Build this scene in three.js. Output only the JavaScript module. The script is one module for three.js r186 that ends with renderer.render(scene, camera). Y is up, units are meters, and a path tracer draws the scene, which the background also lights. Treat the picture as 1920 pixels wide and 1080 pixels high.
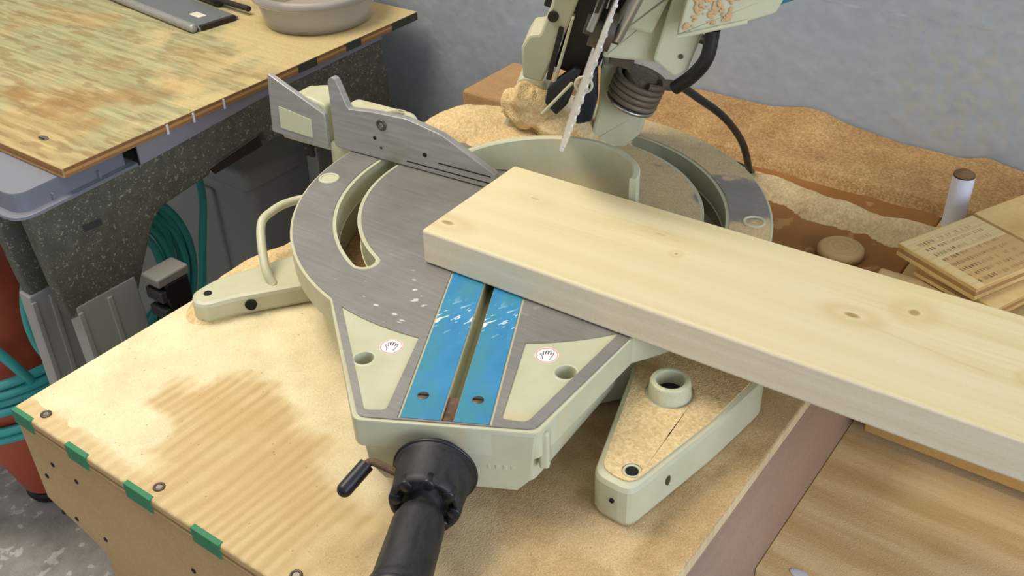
import * as THREE from 'three';
import { RoundedBoxGeometry } from 'three/addons/geometries/RoundedBoxGeometry.js';
import { mergeGeometries, toCreasedNormals } from 'three/addons/utils/BufferGeometryUtils.js';
import { RectAreaLightUniformsLib } from 'three/addons/lights/RectAreaLightUniformsLib.js';

RectAreaLightUniformsLib.init();
const scene = new THREE.Scene();
scene.background = new THREE.Color(0xa9bccf);   // daylight sky outside the window

// ---------------------------------------------------------------- camera
const R = THREE.MathUtils.degToRad;
const camera = new THREE.PerspectiveCamera(31.64, 1920 / 1080, 0.02, 30);
camera.position.set(0, 1.45, 0);
camera.rotation.order = 'YXZ';
camera.rotation.set(R(-34.15), R(37.16), R(-1.97));
scene.add(camera);

const renderer = new THREE.WebGLRenderer();
renderer.toneMapping = THREE.LinearToneMapping;
renderer.toneMappingExposure = .9;
renderer.shadowMap.enabled = true;

// ---------------------------------------------------------------- helpers
const V3 = (x, y, z) => new THREE.Vector3(x, y, z);
const taken = {};
function numbered(n) {
  if (!(n in taken)) { taken[n] = 0; return n; }
  taken[n]++; return n + '_' + String(taken[n]).padStart(3, '0');
}
function shade(o) { o.castShadow = true; o.receiveShadow = true; return o; }
function tag(o, label, category, group, kind) {
  o.userData.label = label; o.userData.category = category;
  if (group) o.userData.group = group;
  if (kind) o.userData.kind = kind;
  return o;
}
function thing(name, label, category, [x, y, z] = [0, 0, 0], turn = 0, group) {
  const g = new THREE.Group(); g.name = numbered(name); g.position.set(x, y, z); g.rotation.y = turn;
  tag(g, label, category, group); scene.add(g); return g;
}
function solo(name, geo, mat, label, category, group, kind) {
  const m = shade(new THREE.Mesh(geo, mat)); m.name = numbered(name); tag(m, label, category, group, kind); scene.add(m); return m;
}
function part(name, geo, mat, parent, label) {
  const m = shade(new THREE.Mesh(geo, mat)); m.name = name; parent.add(m);
  if (label) m.userData.label = label;
  return m;
}
function struct(name, geo, mat, label, category) {
  const m = solo(name, geo, mat, label, category); m.userData.kind = 'structure'; return m;
}
// random and noise, seeded
function rng(seed) { let s = seed >>> 0; return () => { s = (s + 0x6D2B79F5) | 0; let t = Math.imul(s ^ (s >>> 15), 1 | s); t = (t + Math.imul(t ^ (t >>> 7), 61 | t)) ^ t; return ((t ^ (t >>> 14)) >>> 0) / 4294967296; }; }
function hash(x, y, s) { let h = Math.imul(x | 0, 374761393) ^ Math.imul(y | 0, 668265263) ^ Math.imul(s | 0, 1274126177); h = Math.imul(h ^ (h >>> 13), 1274126177); return ((h ^ (h >>> 16)) >>> 0) / 4294967296; }
function vnoise(x, y, s = 0) {
  const xi = Math.floor(x), yi = Math.floor(y), fx = x - xi, fy = y - yi;
  const u = fx * fx * (3 - 2 * fx), v = fy * fy * (3 - 2 * fy);
  const a = hash(xi, yi, s), b = hash(xi + 1, yi, s), c = hash(xi, yi + 1, s), d = hash(xi + 1, yi + 1, s);
  return a + (b - a) * u + (c - a) * v + (a - b - c + d) * u * v;
}
function fbm(x, y, o = 4, s = 0) { let a = 0.5, t = 0, n = 0; for (let i = 0; i < o; i++) { t += a * vnoise(x, y, s + i * 17); n += a; a *= 0.5; x *= 2.03; y *= 2.03; } return t / n; }
const clamp = (x, a = 0, b = 1) => Math.min(b, Math.max(a, x));
const sstep = (a, b, x) => { const t = clamp((x - a) / (b - a)); return t * t * (3 - 2 * t); };
const mix = (a, b, t) => a + (b - a) * t;
const mix3 = (a, b, t) => [mix(a[0], b[0], t), mix(a[1], b[1], t), mix(a[2], b[2], t)];
function tex(w, h, fn, srgb = true) {   // fn(u, v) gives 0..255 values
  const d = new Uint8Array(w * h * 4);
  for (let j = 0; j < h; j++) for (let i = 0; i < w; i++) {
    const c = fn((i + .5) / w, (j + .5) / h), k = (j * w + i) * 4;
    d[k] = clamp(c[0], 0, 255); d[k + 1] = clamp(c[1], 0, 255); d[k + 2] = clamp(c[2], 0, 255); d[k + 3] = 255;
  }
  const t = new THREE.DataTexture(d, w, h); t.magFilter = THREE.LinearFilter; t.minFilter = THREE.LinearMipmapLinearFilter; t.generateMipmaps = true;
  t.wrapS = t.wrapT = THREE.RepeatWrapping; if (srgb) t.colorSpace = THREE.SRGBColorSpace; t.needsUpdate = true; return t;
}
// geometry
function uvBox(g, k = 1) {  // uv in metres from the face direction
  const q = g.index ? g.toNonIndexed() : g; q.computeBoundingBox();
  const p = q.attributes.position, uv = new Float32Array(p.count * 2), a = V3(), b = V3(), c = V3();
  for (let i = 0; i < p.count; i += 3) {
    a.fromBufferAttribute(p, i); b.fromBufferAttribute(p, i + 1); c.fromBufferAttribute(p, i + 2);
    const n = b.clone().sub(a).cross(c.clone().sub(a)); const nx = Math.abs(n.x), ny = Math.abs(n.y), nz = Math.abs(n.z);
    [a, b, c].forEach((v, j) => {
      const [s, t] = ny >= nx && ny >= nz ? [v.x, v.z] : nx >= nz ? [v.z, v.y] : [v.x, v.y];
      uv[(i + j) * 2] = s * k; uv[(i + j) * 2 + 1] = t * k;
    });
  }
  q.setAttribute('uv', new THREE.BufferAttribute(uv, 2)); return q;
}
function uvTop(g, x0, x1, z0, z1) {  // uv 0..1 over a rectangle of the xz plane
  const p = g.attributes.position, uv = new Float32Array(p.count * 2);
  for (let i = 0; i < p.count; i++) { uv[2 * i] = (p.getX(i) - x0) / (x1 - x0); uv[2 * i + 1] = (p.getZ(i) - z0) / (z1 - z0); }
  g.setAttribute('uv', new THREE.BufferAttribute(uv, 2)); return g;
}
function box(x0, x1, y0, y1, z0, z1, r = 0.002) {
  const w = x1 - x0, h = y1 - y0, d = z1 - z0, m = Math.min(w, h, d);
  const g = r > 0 ? new RoundedBoxGeometry(w, h, d, 2, Math.min(r, m * .49)) : new THREE.BoxGeometry(w, h, d);
  g.translate((x0 + x1) / 2, (y0 + y1) / 2, (z0 + z1) / 2); return uvBox(g);
}
function shapeOf(pts, holes = []) {   // points (x, z)
  const s = new THREE.Shape(pts.map(([x, z]) => new THREE.Vector2(x, -z)));
  for (const h of holes) s.holes.push(new THREE.Path(h.map(([x, z]) => new THREE.Vector2(x, -z))));
  return s;
}
function slab(pts, y0, y1, holes = [], bevel = 0) {   // outline in plan, from y0 to y1
  const g = new THREE.ExtrudeGeometry(shapeOf(pts, holes), { depth: y1 - y0 - 2 * bevel, bevelEnabled: bevel > 0, bevelThickness: bevel, bevelSize: bevel, bevelOffset: -bevel, bevelSegments: 2, curveSegments: 24 });
  g.rotateX(-Math.PI / 2); g.translate(0, y0 + bevel, 0); return uvBox(toCreasedNormals(g, 0.34));
}
function slabZ(pts, z0, z1, holes = [], bevel = 0) {  // outline (x, y), thickness along z
  const s = new THREE.Shape(pts.map(([x, y]) => new THREE.Vector2(x, y)));
  for (const h of holes) s.holes.push(new THREE.Path(h.map(([x, y]) => new THREE.Vector2(x, y))));
  const g = new THREE.ExtrudeGeometry(s, { depth: z1 - z0 - 2 * bevel, bevelEnabled: bevel > 0, bevelThickness: bevel, bevelSize: bevel, bevelOffset: -bevel, bevelSegments: 2 });
  g.translate(0, 0, z0 + bevel); return uvBox(toCreasedNormals(g, 0.34));
}
function slabX(pts, x0, x1, bevel = 0, holes = []) {  // outline (z, y), thickness along x
  const s = new THREE.Shape(pts.map(([z, y]) => new THREE.Vector2(-z, y)));
  for (const h of holes) s.holes.push(new THREE.Path(h.map(([z, y]) => new THREE.Vector2(-z, y))));
  const g = new THREE.ExtrudeGeometry(s, { depth: x1 - x0 - 2 * bevel, bevelEnabled: bevel > 0, bevelThickness: bevel, bevelSize: bevel, bevelOffset: -bevel, bevelSegments: 2 });
  g.rotateY(Math.PI / 2); g.translate(x0 + bevel, 0, 0); return uvBox(toCreasedNormals(g, 0.34));
}
function circle(cx, cz, r, n = 28, a0 = 0, a1 = Math.PI * 2) { const o = []; for (let i = 0; i < n; i++) { const a = a0 + (a1 - a0) * i / (a1 - a0 > 6.28 ? n : n - 1); o.push([cx + r * Math.cos(a), cz + r * Math.sin(a)]); } return o; }
function roundPoly(pts, r, n = 5) {   // round the corners of an outline
  const out = [], N = pts.length;
  for (let i = 0; i < N; i++) {
    const p = pts[(i + N - 1) % N], c = pts[i], q = pts[(i + 1) % N];
    const d1 = Math.hypot(p[0] - c[0], p[1] - c[1]), d2 = Math.hypot(q[0] - c[0], q[1] - c[1]);
    const k = Math.min(Array.isArray(r) ? r[i] : r, d1 * .45, d2 * .45);
    const a = [c[0] + (p[0] - c[0]) / d1 * k, c[1] + (p[1] - c[1]) / d1 * k], b = [c[0] + (q[0] - c[0]) / d2 * k, c[1] + (q[1] - c[1]) / d2 * k];
    for (let j = 0; j <= n; j++) { const t = j / n; out.push([(1 - t) ** 2 * a[0] + 2 * t * (1 - t) * c[0] + t * t * b[0], (1 - t) ** 2 * a[1] + 2 * t * (1 - t) * c[1] + t * t * b[1]]); }
  }
  return out;
}
function tube(pts, r, seg = 60, rad = 10, tension = 0.5) {
  return new THREE.TubeGeometry(new THREE.CatmullRomCurve3(pts.map(p => V3(...p)), false, 'catmullrom', tension), seg, r, rad, false);
}
function rod(a, b, r, rad = 14) {
  const A = V3(...a), B = V3(...b), d = B.clone().sub(A), g = new THREE.CylinderGeometry(r, r, d.length(), rad);
  g.applyQuaternion(new THREE.Quaternion().setFromUnitVectors(V3(0, 1, 0), d.clone().normalize()));
  g.translate((A.x + B.x) / 2, (A.y + B.y) / 2, (A.z + B.z) / 2); return g;
}
function lathe(profile, seg = 40) { return new THREE.LatheGeometry(profile.map(([r, y]) => new THREE.Vector2(r, y)), seg); }
function merge(...gs) { return mergeGeometries(gs.map(g => { const q = g.index ? g.toNonIndexed() : g.clone(); for (const k of Object.keys(q.attributes)) if (!['position', 'normal', 'uv'].includes(k)) q.deleteAttribute(k); return q; })); }
function heap(x0, x1, z0, z1, nx, nz, fn) {   // heap lying on a surface: fn(x, z) gives the top height, nothing where it does not rise above base
  const base = fn.base, pos = [], idx = [];
  for (let j = 0; j <= nz; j++) for (let i = 0; i <= nx; i++) { const x = mix(x0, x1, i / nx), z = mix(z0, z1, j / nz); pos.push(x, Math.max(base, fn(x, z)), z); }
  const id = (i, j) => j * (nx + 1) + i;
  const low = (k) => pos[3 * k + 1] <= base + 1e-6;
  for (let j = 0; j < nz; j++) for (let i = 0; i < nx; i++) for (const t of [[id(i, j), id(i, j + 1), id(i + 1, j)], [id(i + 1, j), id(i, j + 1), id(i + 1, j + 1)]]) if (!t.every(low)) idx.push(...t);
  const g = new THREE.BufferGeometry(); g.setAttribute('position', new THREE.Float32BufferAttribute(pos, 3)); g.setIndex(idx); g.computeVertexNormals(); return uvBox(toCreasedNormals(g, 1.0));
}

// ---------------------------------------------------------------- materials
const std = (o) => new THREE.MeshStandardMaterial(o);
const speck = (base, amp, fr, s, px = 256) => tex(px, px, (u, v) => { const n = (fbm(u * fr, v * fr, 3, s) - .5) * 2 * amp + (hash(u * px, v * px, s + 5) - .5) * amp; return [base[0] + n, base[1] + n, base[2] + n * .8]; });
const grainBump = tex(512, 512, (u, v) => { const n = 255 * (0.5 * hash(u * 512, v * 512, 3) + 0.5 * vnoise(u * 170, v * 170, 8)); return [n, n, n]; }, false);
grainBump.repeat.set(6, 6);
const paint = [194, 192, 160];
const castTex = tex(512, 512, (u, v) => { const n = (fbm(u * 14, v * 14, 4, 11) - .5) * 16, d = sstep(.62, .75, fbm(u * 9 + 4, v * 9, 5, 21)); return mix3([paint[0] + n, paint[1] + n, paint[2] + n], [206, 186, 140], d * .45); });
castTex.repeat.set(3, 3);
const M = {
  cast: std({ map: castTex, roughness: .48 }),
  castPlain: std({ color: 0xc5c3a3, roughness: .45 }),
  black: std({ color: 0x17181a, roughness: .42 }),
  blackDusty: std({ map: speck([34, 34, 33], 14, 40, 31), roughness: .55 }),
  rubber: std({ color: 0x1c2226, roughness: .35 }),
  dark: std({ color: 0x2a2016, roughness: .7 }),
  rust: std({ map: speck([104, 80, 62], 40, 60, 41), roughness: .85 }),
  steel: std({ color: 0xb9b6ae, roughness: .32, metalness: .85 }),
  darkSteel: std({ color: 0x5d5448, roughness: .45, metalness: .7 }),
  spring: std({ map: speck([112, 98, 80], 26, 30, 43), roughness: .6, metalness: .35 }),
  alu: std({ map: tex(512, 512, (u, v) => { const n = (vnoise(u * 30, v * 420, 5) - .5) * 22 + (fbm(u * 6, v * 6, 3, 8) - .5) * 26; return [172 + n, 169 + n, 164 + n]; }), roughness: .42, metalness: .55 }),
  dust: std({ map: tex(512, 512, (u, v) => { const n = (fbm(u * 24, v * 24, 4, 51) - .5) * 34 + (hash(u * 512, v * 512, 9) - .5) * 36; return [222 + n, 194 + n, 142 + n * .9]; }), roughness: 1, bumpMap: grainBump, bumpScale: .0012 }),
  dustBrown: std({ map: tex(512, 512, (u, v) => { const n = (fbm(u * 30, v * 30, 4, 61) - .5) * 40 + (hash(u * 512, v * 512, 19) - .5) * 44; return [184 + n, 144 + n, 92 + n * .8]; }), roughness: 1, bumpMap: grainBump, bumpScale: .0016 }),
  teal: std({ color: 0x41aeaa, roughness: .38 }),
  orange: std({ color: 0xc05a3c, roughness: .5 }),
  green: std({ color: 0x267a50, roughness: .6 }),
  white: std({ color: 0xdcdce2, roughness: .4 }),
  screw: std({ color: 0x8c867c, roughness: .4, metalness: .8 }),
  hole: std({ color: 0x0d0c0a, roughness: .9 }),
};
function woodTex(w, h, base, dark, { along = 'u', freq = 46, stretch = 2.2, amp = 1, blot = 0, blotCol = [190, 180, 120], seed = 1 } = {}) {
  return tex(w, h, (u, v) => {
    const a = along === 'u' ? u : v, b = along === 'u' ? v : u;
    const warp = fbm(a * stretch, b * 4, 3, seed) * .16;
    const rings = .5 + .5 * Math.sin((b + warp) * freq * 6.283 * .35 + 4 * vnoise(a * 1.5, b * 6, seed + 3));
    const fine = fbm(a * stretch * 6, b * freq * 3, 3, seed + 9);
    const t = clamp((rings * .55 + fine * .75 - .3) * amp);
    let c = mix3(base, dark, t);
    if (blot) c = mix3(c, blotCol, blot * sstep(.42, .68, fbm(a * 3, b * 4, 4, seed + 40)));
    const n = (hash(u * w, v * h, seed) - .5) * 10; return [c[0] + n, c[1] + n, c[2] + n];
  });
}
const plyEdge = std({ map: tex(64, 128, (u, v) => { const k = Math.floor(v * 5), n = (fbm(u * 8, v * 20, 3, 7) - .5) * 40; const b = k % 2 ? [150, 112, 66] : [196, 160, 108]; return [b[0] + n, b[1] + n, b[2] + n]; }), roughness: .85 });
plyEdge.map.repeat.set(6, 1 / .018);

// ---------------------------------------------------------------- lamps of the workshop (outside the frame)
function ceilingLamp([x, y, z], w, d, colour, power, label) {
  const g = thing('ceiling_light', label, 'light', [x, y, z]);
  part('housing', box(-w / 2 - .03, w / 2 + .03, -.05, 0, -d / 2 - .03, d / 2 + .03, .006), std({ color: 0xe8e8e4, roughness: .5 }), g);
  part('diffuser', box(-w / 2, w / 2, -.062, -.051, -d / 2, d / 2, .002), std({ color: 0xffffff, emissive: colour, emissiveIntensity: 1.2, roughness: .6 }), g);
  const l = new THREE.RectAreaLight(colour, power, w, d); l.position.set(0, -.066, 0); l.rotation.x = -Math.PI / 2; g.add(l);
}
ceilingLamp([-1.4, 2.5, -.4], 1.1, .9, 0xfff4e4, 11.5, 'square warm ceiling lamp above the plywood worktable');
// daylight through the window in the right wall
const WIN = { z0: -.75, z1: 1.15, y0: .95, y1: 2.2, x: 1.9 };
{ const l = new THREE.RectAreaLight(0xdce8ff, 9, WIN.z1 - WIN.z0 - .1, WIN.y1 - WIN.y0 - .1); l.position.set(WIN.x - .01, (WIN.y0 + WIN.y1) / 2, (WIN.z0 + WIN.z1) / 2); l.rotation.y = Math.PI / 2; l.castShadow = true; scene.add(l); }

// ---------------------------------------------------------------- the room
const XL = -3.0, XR = 1.9, ZB = -1.30, ZF = 2.4, CH = 2.5;
const wallTex = tex(1024, 1024, (u, v) => {
  const n = (fbm(u * 9, v * 9, 4, 71) - .5) * 8 + (fbm(u * 190, v * 190, 2, 73) - .5) * 10;
  // sawdust clinging to the paint, in speckled drifts
  const X = u * 2.5 - 2.0, Y = v * 2.5, drift = Math.max(1.0 * Math.exp(-(((X + .26) / .1) ** 2) - ((Y - .9) / .16) ** 2), .9 * Math.exp(-(((X + .66) / .06) ** 2) - ((Y - .90) / .09) ** 2));
  const d = drift * clamp(fbm(u * 420, v * 260, 3, 77) * 1.3 - .35) * .6;
  return mix3([154 + n, 161 + n, 166 + n], [186, 172, 128], d);
});
const wallBump = tex(512, 512, (u, v) => { const n = 255 * fbm(u * 60, v * 60, 3, 81); return [n, n, n]; }, false); wallBump.repeat.set(2.5, 2.5);
const wallBackMat = std({ map: wallTex, roughness: .62, bumpMap: wallBump, bumpScale: .0012 });
{ const g = box(XL - .1, XR + .1, 0, CH, ZB - .1, ZB, 0); const p = g.attributes.position, uv = g.attributes.uv; for (let i = 0; i < p.count; i++) uv.setXY(i, (p.getX(i) + 2.0) / 2.5, p.getY(i) / 2.5); struct('wall_back', g, wallBackMat, 'blue grey painted wall behind the saw bench', 'wall'); }
const plainWall = std({ color: 0xcdd0d0, roughness: .7 });
struct('wall_left', box(XL - .1, XL, 0, CH, ZB, ZF, 0), plainWall, 'grey side wall beyond the plywood worktable', 'wall');
struct('wall_right', merge(box(XR, XR + .1, 0, WIN.y0, ZB, ZF, 0), box(XR, XR + .1, WIN.y1, CH, ZB, ZF, 0), box(XR, XR + .1, WIN.y0, WIN.y1, ZB, WIN.z0, 0), box(XR, XR + .1, WIN.y0, WIN.y1, WIN.z1, ZF, 0)), plainWall, 'grey side wall with a window on the right of the workshop', 'wall');
{
  const w = thing('window_1', 'wide workshop window in the right wall', 'window'); w.userData.kind = 'structure';
  const fm = std({ color: 0xe4e4e0, roughness: .5 }), { z0, z1, y0, y1 } = WIN, zm = (z0 + z1) / 2;
  part('window_frame', merge(box(XR + .03, XR + .08, y0, y0 + .05, z0, z1), box(XR + .03, XR + .08, y1 - .05, y1, z0, z1), box(XR + .03, XR + .08, y0 + .05, y1 - .05, z0, z0 + .05), box(XR + .03, XR + .08, y0 + .05, y1 - .05, z1 - .05, z1), box(XR + .03, XR + .08, y0 + .05, y1 - .05, zm - .025, zm + .025)), fm, w);
  const glass = new THREE.MeshPhysicalMaterial({ color: 0xffffff, roughness: .02, transmission: 1, thickness: 0 });
  for (const [a, b] of [[z0 + .05, zm - .025], [zm + .025, z1 - .05]]) part('pane', box(XR + .052, XR + .056, y0 + .05, y1 - .05, a, b, 0), glass, w);
}
struct('wall_front', box(XL - .1, XR + .1, 0, CH, ZF, ZF + .1, 0), plainWall, 'grey wall behind the photographer', 'wall');
struct('ceiling', box(XL - .1, XR + .1, CH, CH + .1, ZB - .1, ZF + .1, 0), std({ color: 0xe9e9e5, roughness: .8 }), 'off white workshop ceiling above everything', 'ceiling');
const floorMat = std({ map: tex(1024, 1024, (u, v) => { const n = (fbm(u * 26, v * 26, 5, 91) - .5) * 60 + (hash(u * 1024, v * 1024, 4) - .5) * 22; const w = sstep(.66, .72, fbm(u * 50, v * 50, 3, 95)) * 40; return [172 + n + w, 168 + n + w, 158 + n + w]; }), roughness: .85 });
struct('floor', box(XL - .1, XR + .1, -.1, 0, ZB - .1, ZF + .1, 0), floorMat, 'rough grey concrete floor under the bench', 'floor');

// ---------------------------------------------------------------- saw bench
const BT = .814;                        // height of the bench top
const BX0 = -.85, BX1 = -.222, BZ0 = -1.295, BZ1 = -.31;
const benchTex = tex(1024, 1400, (u, v) => {
  const x = mix(BX0, BX1, u), z = mix(BZ0, BZ1, v);
  const n1 = fbm(x * 40, z * 40, 4, 101), n2 = fbm(x * 14, z * 14, 4, 105), sp = hash(u * 1024, v * 1400, 3) - .5;
  // plywood face, grain running towards the wall
  const warp = fbm(x * 5, z * 2.2, 3, 111) * .09;
  const rings = .5 + .5 * Math.sin((x + warp) * 420 + 3 * vnoise(x * 12, z * 3, 113));
  const fine = fbm(x * 260, z * 9, 3, 117);
  let wood = mix3([216, 190, 140], [188, 157, 106], clamp(rings * .5 + fine * .6 - .22));
  wood = mix3(wood, [202, 164, 110], .35 * sstep(.5, .75, n2));
  // lying sawdust
  const dustC = [232 + sp * 22 + (n1 - .5) * 30, 216 + sp * 22 + (n1 - .5) * 32, 174 + sp * 22 + (n1 - .5) * 32];
  const bare = 26 * sstep(.48, .66, n2) + 14 * sstep(.5, .7, n1), thin = [210 + sp * 44 - bare, 176 + sp * 42 - bare, 126 + sp * 38 - bare];
  const e = (n2 - .5) * .12 + (n1 - .5) * .05;
  // wiped patch of bare wood left of the handle
  const px = (x + .655) / .1, pz = (z + .405) / .075;
  const patch = 1 - sstep(.75, 1.0, Math.hypot(px, pz) + e * 4);
  const tongue = 1 - sstep(.6, 1.0, Math.hypot((x + .725) / .05, (z + .36) / .035) + e * 6);  // dust island within it
  const frontBare = sstep(-.72, -.64, x + e * 1.0 + (z + .31) * .5) * sstep(-.45, -.40, z + e) * (1 - sstep(-.5, -.36, x + e * 2));
  let cover = 1 - Math.max(patch * (1 - tongue), frontBare);
  cover = clamp(cover + (n1 - .62) * .5 * (cover < .95 ? 1 : 0));
  const edgeBare = sstep(.012, 0, z > -.335 + e * .3 ? 0 : .012) * sstep(-.336, -.322, z + e * .25);
  cover *= 1 - .75 * edgeBare;
  const right = sstep(-.5, -.36, x + e * 1.5);
  let c = mix3(wood, mix3(dustC, thin, right * .85), cover * (right > .5 ? .9 : 1));
  // swept brown hardboard at the rear
  const rear = sstep(-.90, -.96, z + e * .3) * sstep(-.52, -.47, x);
  const hb = [150 + (n2 - .5) * 34, 100 + (n2 - .5) * 28, 46 + (n2 - .5) * 18];
  const fl = sstep(.66, .74, n1) * .5;
  c = mix3(c, mix3(hb, [206, 164, 100], fl), rear);
  // dark flecks
  if (hash(u * 512, v * 700, 77) > .9992) c = mix3(c, [120, 92, 60], .45);
  return c;
});
const benchMat = std({ map: benchTex, roughness: .92, bumpMap: grainBump, bumpScale: .0006 });
const bench = thing('saw_bench', 'plywood box bench covered in pale sawdust under the mitre saw', 'workbench');
{
  const g = box(BX0, BX1, BT - .016, BT, BZ0, BZ1, .0025); uvTop(g, BX0, BX1, BZ0, BZ1);
  part('top_panel', g, benchMat, bench);
  const fpt = woodTex(512, 512, [198, 164, 112], [184, 148, 96], { along: 'u', freq: 20, amp: .8, seed: 5 });
  const fm = std({ map: fpt, roughness: .75 });
  // front panel with its cut-away lower corner
  const front = [[BX0, BT - .0165], [BX0, .692], [-.762, .664], [-.758, .02], [-.30, .02], [-.30, .664], [BX1 - .002, .692], [BX1 - .002, BT - .0165]];
  part('front_panel', slabZ(front, BZ1 - .018, BZ1 - .001, [], .0015), fm, bench);
  const strip = part('edge_band', box(BX0 + .001, BX1 - .001, BT - .0155, BT - .0025, BZ1 - .001, BZ1 + .0004, 0), plyEdge, bench, 'layered plywood edge');
  for (const [a, b] of [[-.848, -.816], [-.760, -.728], [-.672, -.635], [-.581, -.545]])
    part('tape', box(a, b, BT - .0165, BT + .0006, BZ1 - .004, BZ1 + .0016, .0006), M.green, bench, 'green tape strip on the front edge');
  const sideMat = std({ map: woodTex(512, 512, [160, 132, 112], [136, 110, 92], { along: 'u', freq: 12, amp: .9, blot: .35, blotCol: [176, 150, 126], seed: 15 }), roughness: .6 });
  part('side_panel', box(BX1 - .018, BX1, .03, BT - .0165, BZ0, BZ1 - .0185, .002), sideMat, bench, 'dark brown side panel');
  part('side_panel', box(BX0, BX0 + .018, .692, BT - .0165, BZ0, BZ1 - .0185, .002), fm, bench);
  part('rear_panel', box(BX0 + .0185, BX1 - .0185, .0, BT - .0165, BZ0, BZ0 + .018, .002), fm, bench);
  part('leg', box(-.8, -.755, 0, .70, BZ1 - .07, BZ1 - .0185, .003), fm, bench);
  part('leg', box(-.30, -.245, 0, .70, BZ1 - .07, BZ1 - .0185, .003), fm, bench);
  const sc = (x, z) => { const s = part('screw', new THREE.TorusGeometry(.0042, .0013, 8, 18).rotateX(Math.PI / 2).translate(x, BT + .0004, z), M.darkSteel, bench); part('recess', new THREE.CylinderGeometry(.003, .003, .0008, 12).translate(x, BT + .0003, z), M.screw, s); };
  sc(-.812, -.324); sc(-.641, -.324); sc(-.47, -.324);
  for (const [x, y] of [[-.807, .761], [-.768, .760], [-.830, .733], [-.825, .684], [-.799, .690], [-.751, .690], [-.60, .745]])
    part('nail_hole', new THREE.CylinderGeometry(.0028, .0028, .0012, 10).rotateX(Math.PI / 2).translate(x, y, BZ1 - .0008), M.hole, bench);
}
// rear platform to the right of the bench, and the lower plywood shelf
{
  const pm = std({ map: woodTex(512, 512, [214, 178, 112], [190, 150, 86], { along: 'u', freq: 18, seed: 25 }), roughness: .8 });
  const g = thing('side_platform', 'plywood platform beside the bench carrying the stacked offcuts', 'platform', [0, 0, 0]);
  part('top_panel', box(BX1 + .001, .5, BT - .016, BT, -1.295, -.88, .002), pm, g);
  part('support', box(BX1 + .02, .48, .665, BT - .0165, -.93, -.91, .002), pm, g);
  part('support', box(BX1 + .02, .48, .665, BT - .0165, -1.28, -1.26, .002), pm, g);
  const st = woodTex(1024, 1024, [240, 209, 150], [204, 165, 104], { along: 'u', freq: 30, stretch: 1.3, amp: 1.0, blot: .5, blotCol: [240, 214, 168], seed: 35 });
  const s = thing('plywood_shelf', 'lower plywood shelf with weathered grain to the right of the bench', 'shelf', [0, 0, 0]);
  const sm = std({ map: st, roughness: .85, bumpMap: grainBump, bumpScale: .0004 });
  sm.map.repeat.set(1.6, 1.6);
  part('top_panel', box(BX1 + .0004, .55, .632, .65, -1.295, -.675, .0008), sm, s);
  part('front_rail', box(BX1 + .03, .52, .55, .6315, -.72, -.70, .002), std({ color: 0x8a5f28, roughness: .8 }), s);
  for (const x of [-.17, .46]) for (const z of [-.745, -1.27]) part('leg', box(x, x + .05, 0, .6315, z, z + .024, .003), std({ color: 0x8a5f28, roughness: .8 }), s);
  part('paint_fleck', new THREE.SphereGeometry(.008, 14, 8).scale(1.3, .12, .7).translate(-.183, .6505, -.692), M.white, s, 'white fleck near the front edge');
}

// ---------------------------------------------------------------- sawdust
{
  const bank = (x, z) => {
    const n = fbm(x * 16, z * 16, 4, 201) - .5, l = fbm(x * 5, 3, 3, 205) - .5;
    const hump = .013 * Math.exp(-(((x + .445) / .045) ** 2)) + .006 * Math.exp(-(((x + .21) / .02) ** 2)) + .006 * sstep(-.30, -.5, x);
    const f = sstep(-1.160 + n * .006, -1.169 + n * .006, z);
    return BT - .002 + f * (.018 + hump * sstep(-1.19, -1.27, z) + .002 * sstep(-1.2, -1.28, z) + l * .005 + n * .007);
  };
  bank.base = BT - .0005;
  solo('sawdust_bank', heap(-.845, .12, -1.297, -1.156, 190, 44, bank), M.dustBrown, 'long low bank of brown sawdust lying against the rear wall', 'sawdust', null, 'stuff');
  const ridge = (x, z) => {
    const n = fbm(x * 28, z * 28, 4, 221) - .5, c = -1.104 + .012 * Math.sin(x * 17) + n * .02, w = .030 + n * .014;
    return BT - .002 + .018 * Math.max(0, 1 - ((z - c) / w) ** 2) * (1 + n * 1.2);
  };
  ridge.base = BT - .0005;
  solo('sawdust_ridge', heap(-.47, -.10, -1.155, -1.055, 90, 30, ridge), M.dust, 'low ridge of pale sawdust lying in front of the brown bank', 'sawdust', null, 'stuff');
}

// ---------------------------------------------------------------- wood block and white pipe at the back
{
  const bt = woodTex(256, 256, [176, 140, 96], [156, 120, 78], { freq: 14, amp: .7, seed: 45 });
  const bl = thing('wood_block', 'brown block of wood standing behind the left fence', 'wood block', [-.79, BT, -1.085]);
  part('block', box(-.062, .062, 0, .071, -.062, .062, .005), std({ map: bt, roughness: .9, bumpMap: grainBump, bumpScale: .001 }), bl);
  const wf = std({ color: 0xcfc8c0, roughness: .8 });
  for (const [x, y, r] of [[-.045, .048, .0055], [-.012, .052, .007], [.018, .02, .004]]) part('paint_spot', new THREE.SphereGeometry(r, 12, 8).scale(1, .9, .12).translate(x, y, .0622), wf, bl, 'pale spot on the front');
  const pp = thing('white_pipe', 'short upright white plastic pipe in front of the brown sawdust', 'pipe', [-.206, BT, -1.147]);
  part('pipe', lathe([[.0125, 0], [.0125, .066], [.0105, .067], [.0105, .004], [0, .004]], 28), M.white, pp);
  part('dust_cap', lathe([[.0, .074], [.006, .0735], [.0118, .070], [.0123, .0672], [0, .0672]], 24), M.dustBrown, pp, 'brown sawdust on top of the pipe');
}

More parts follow.
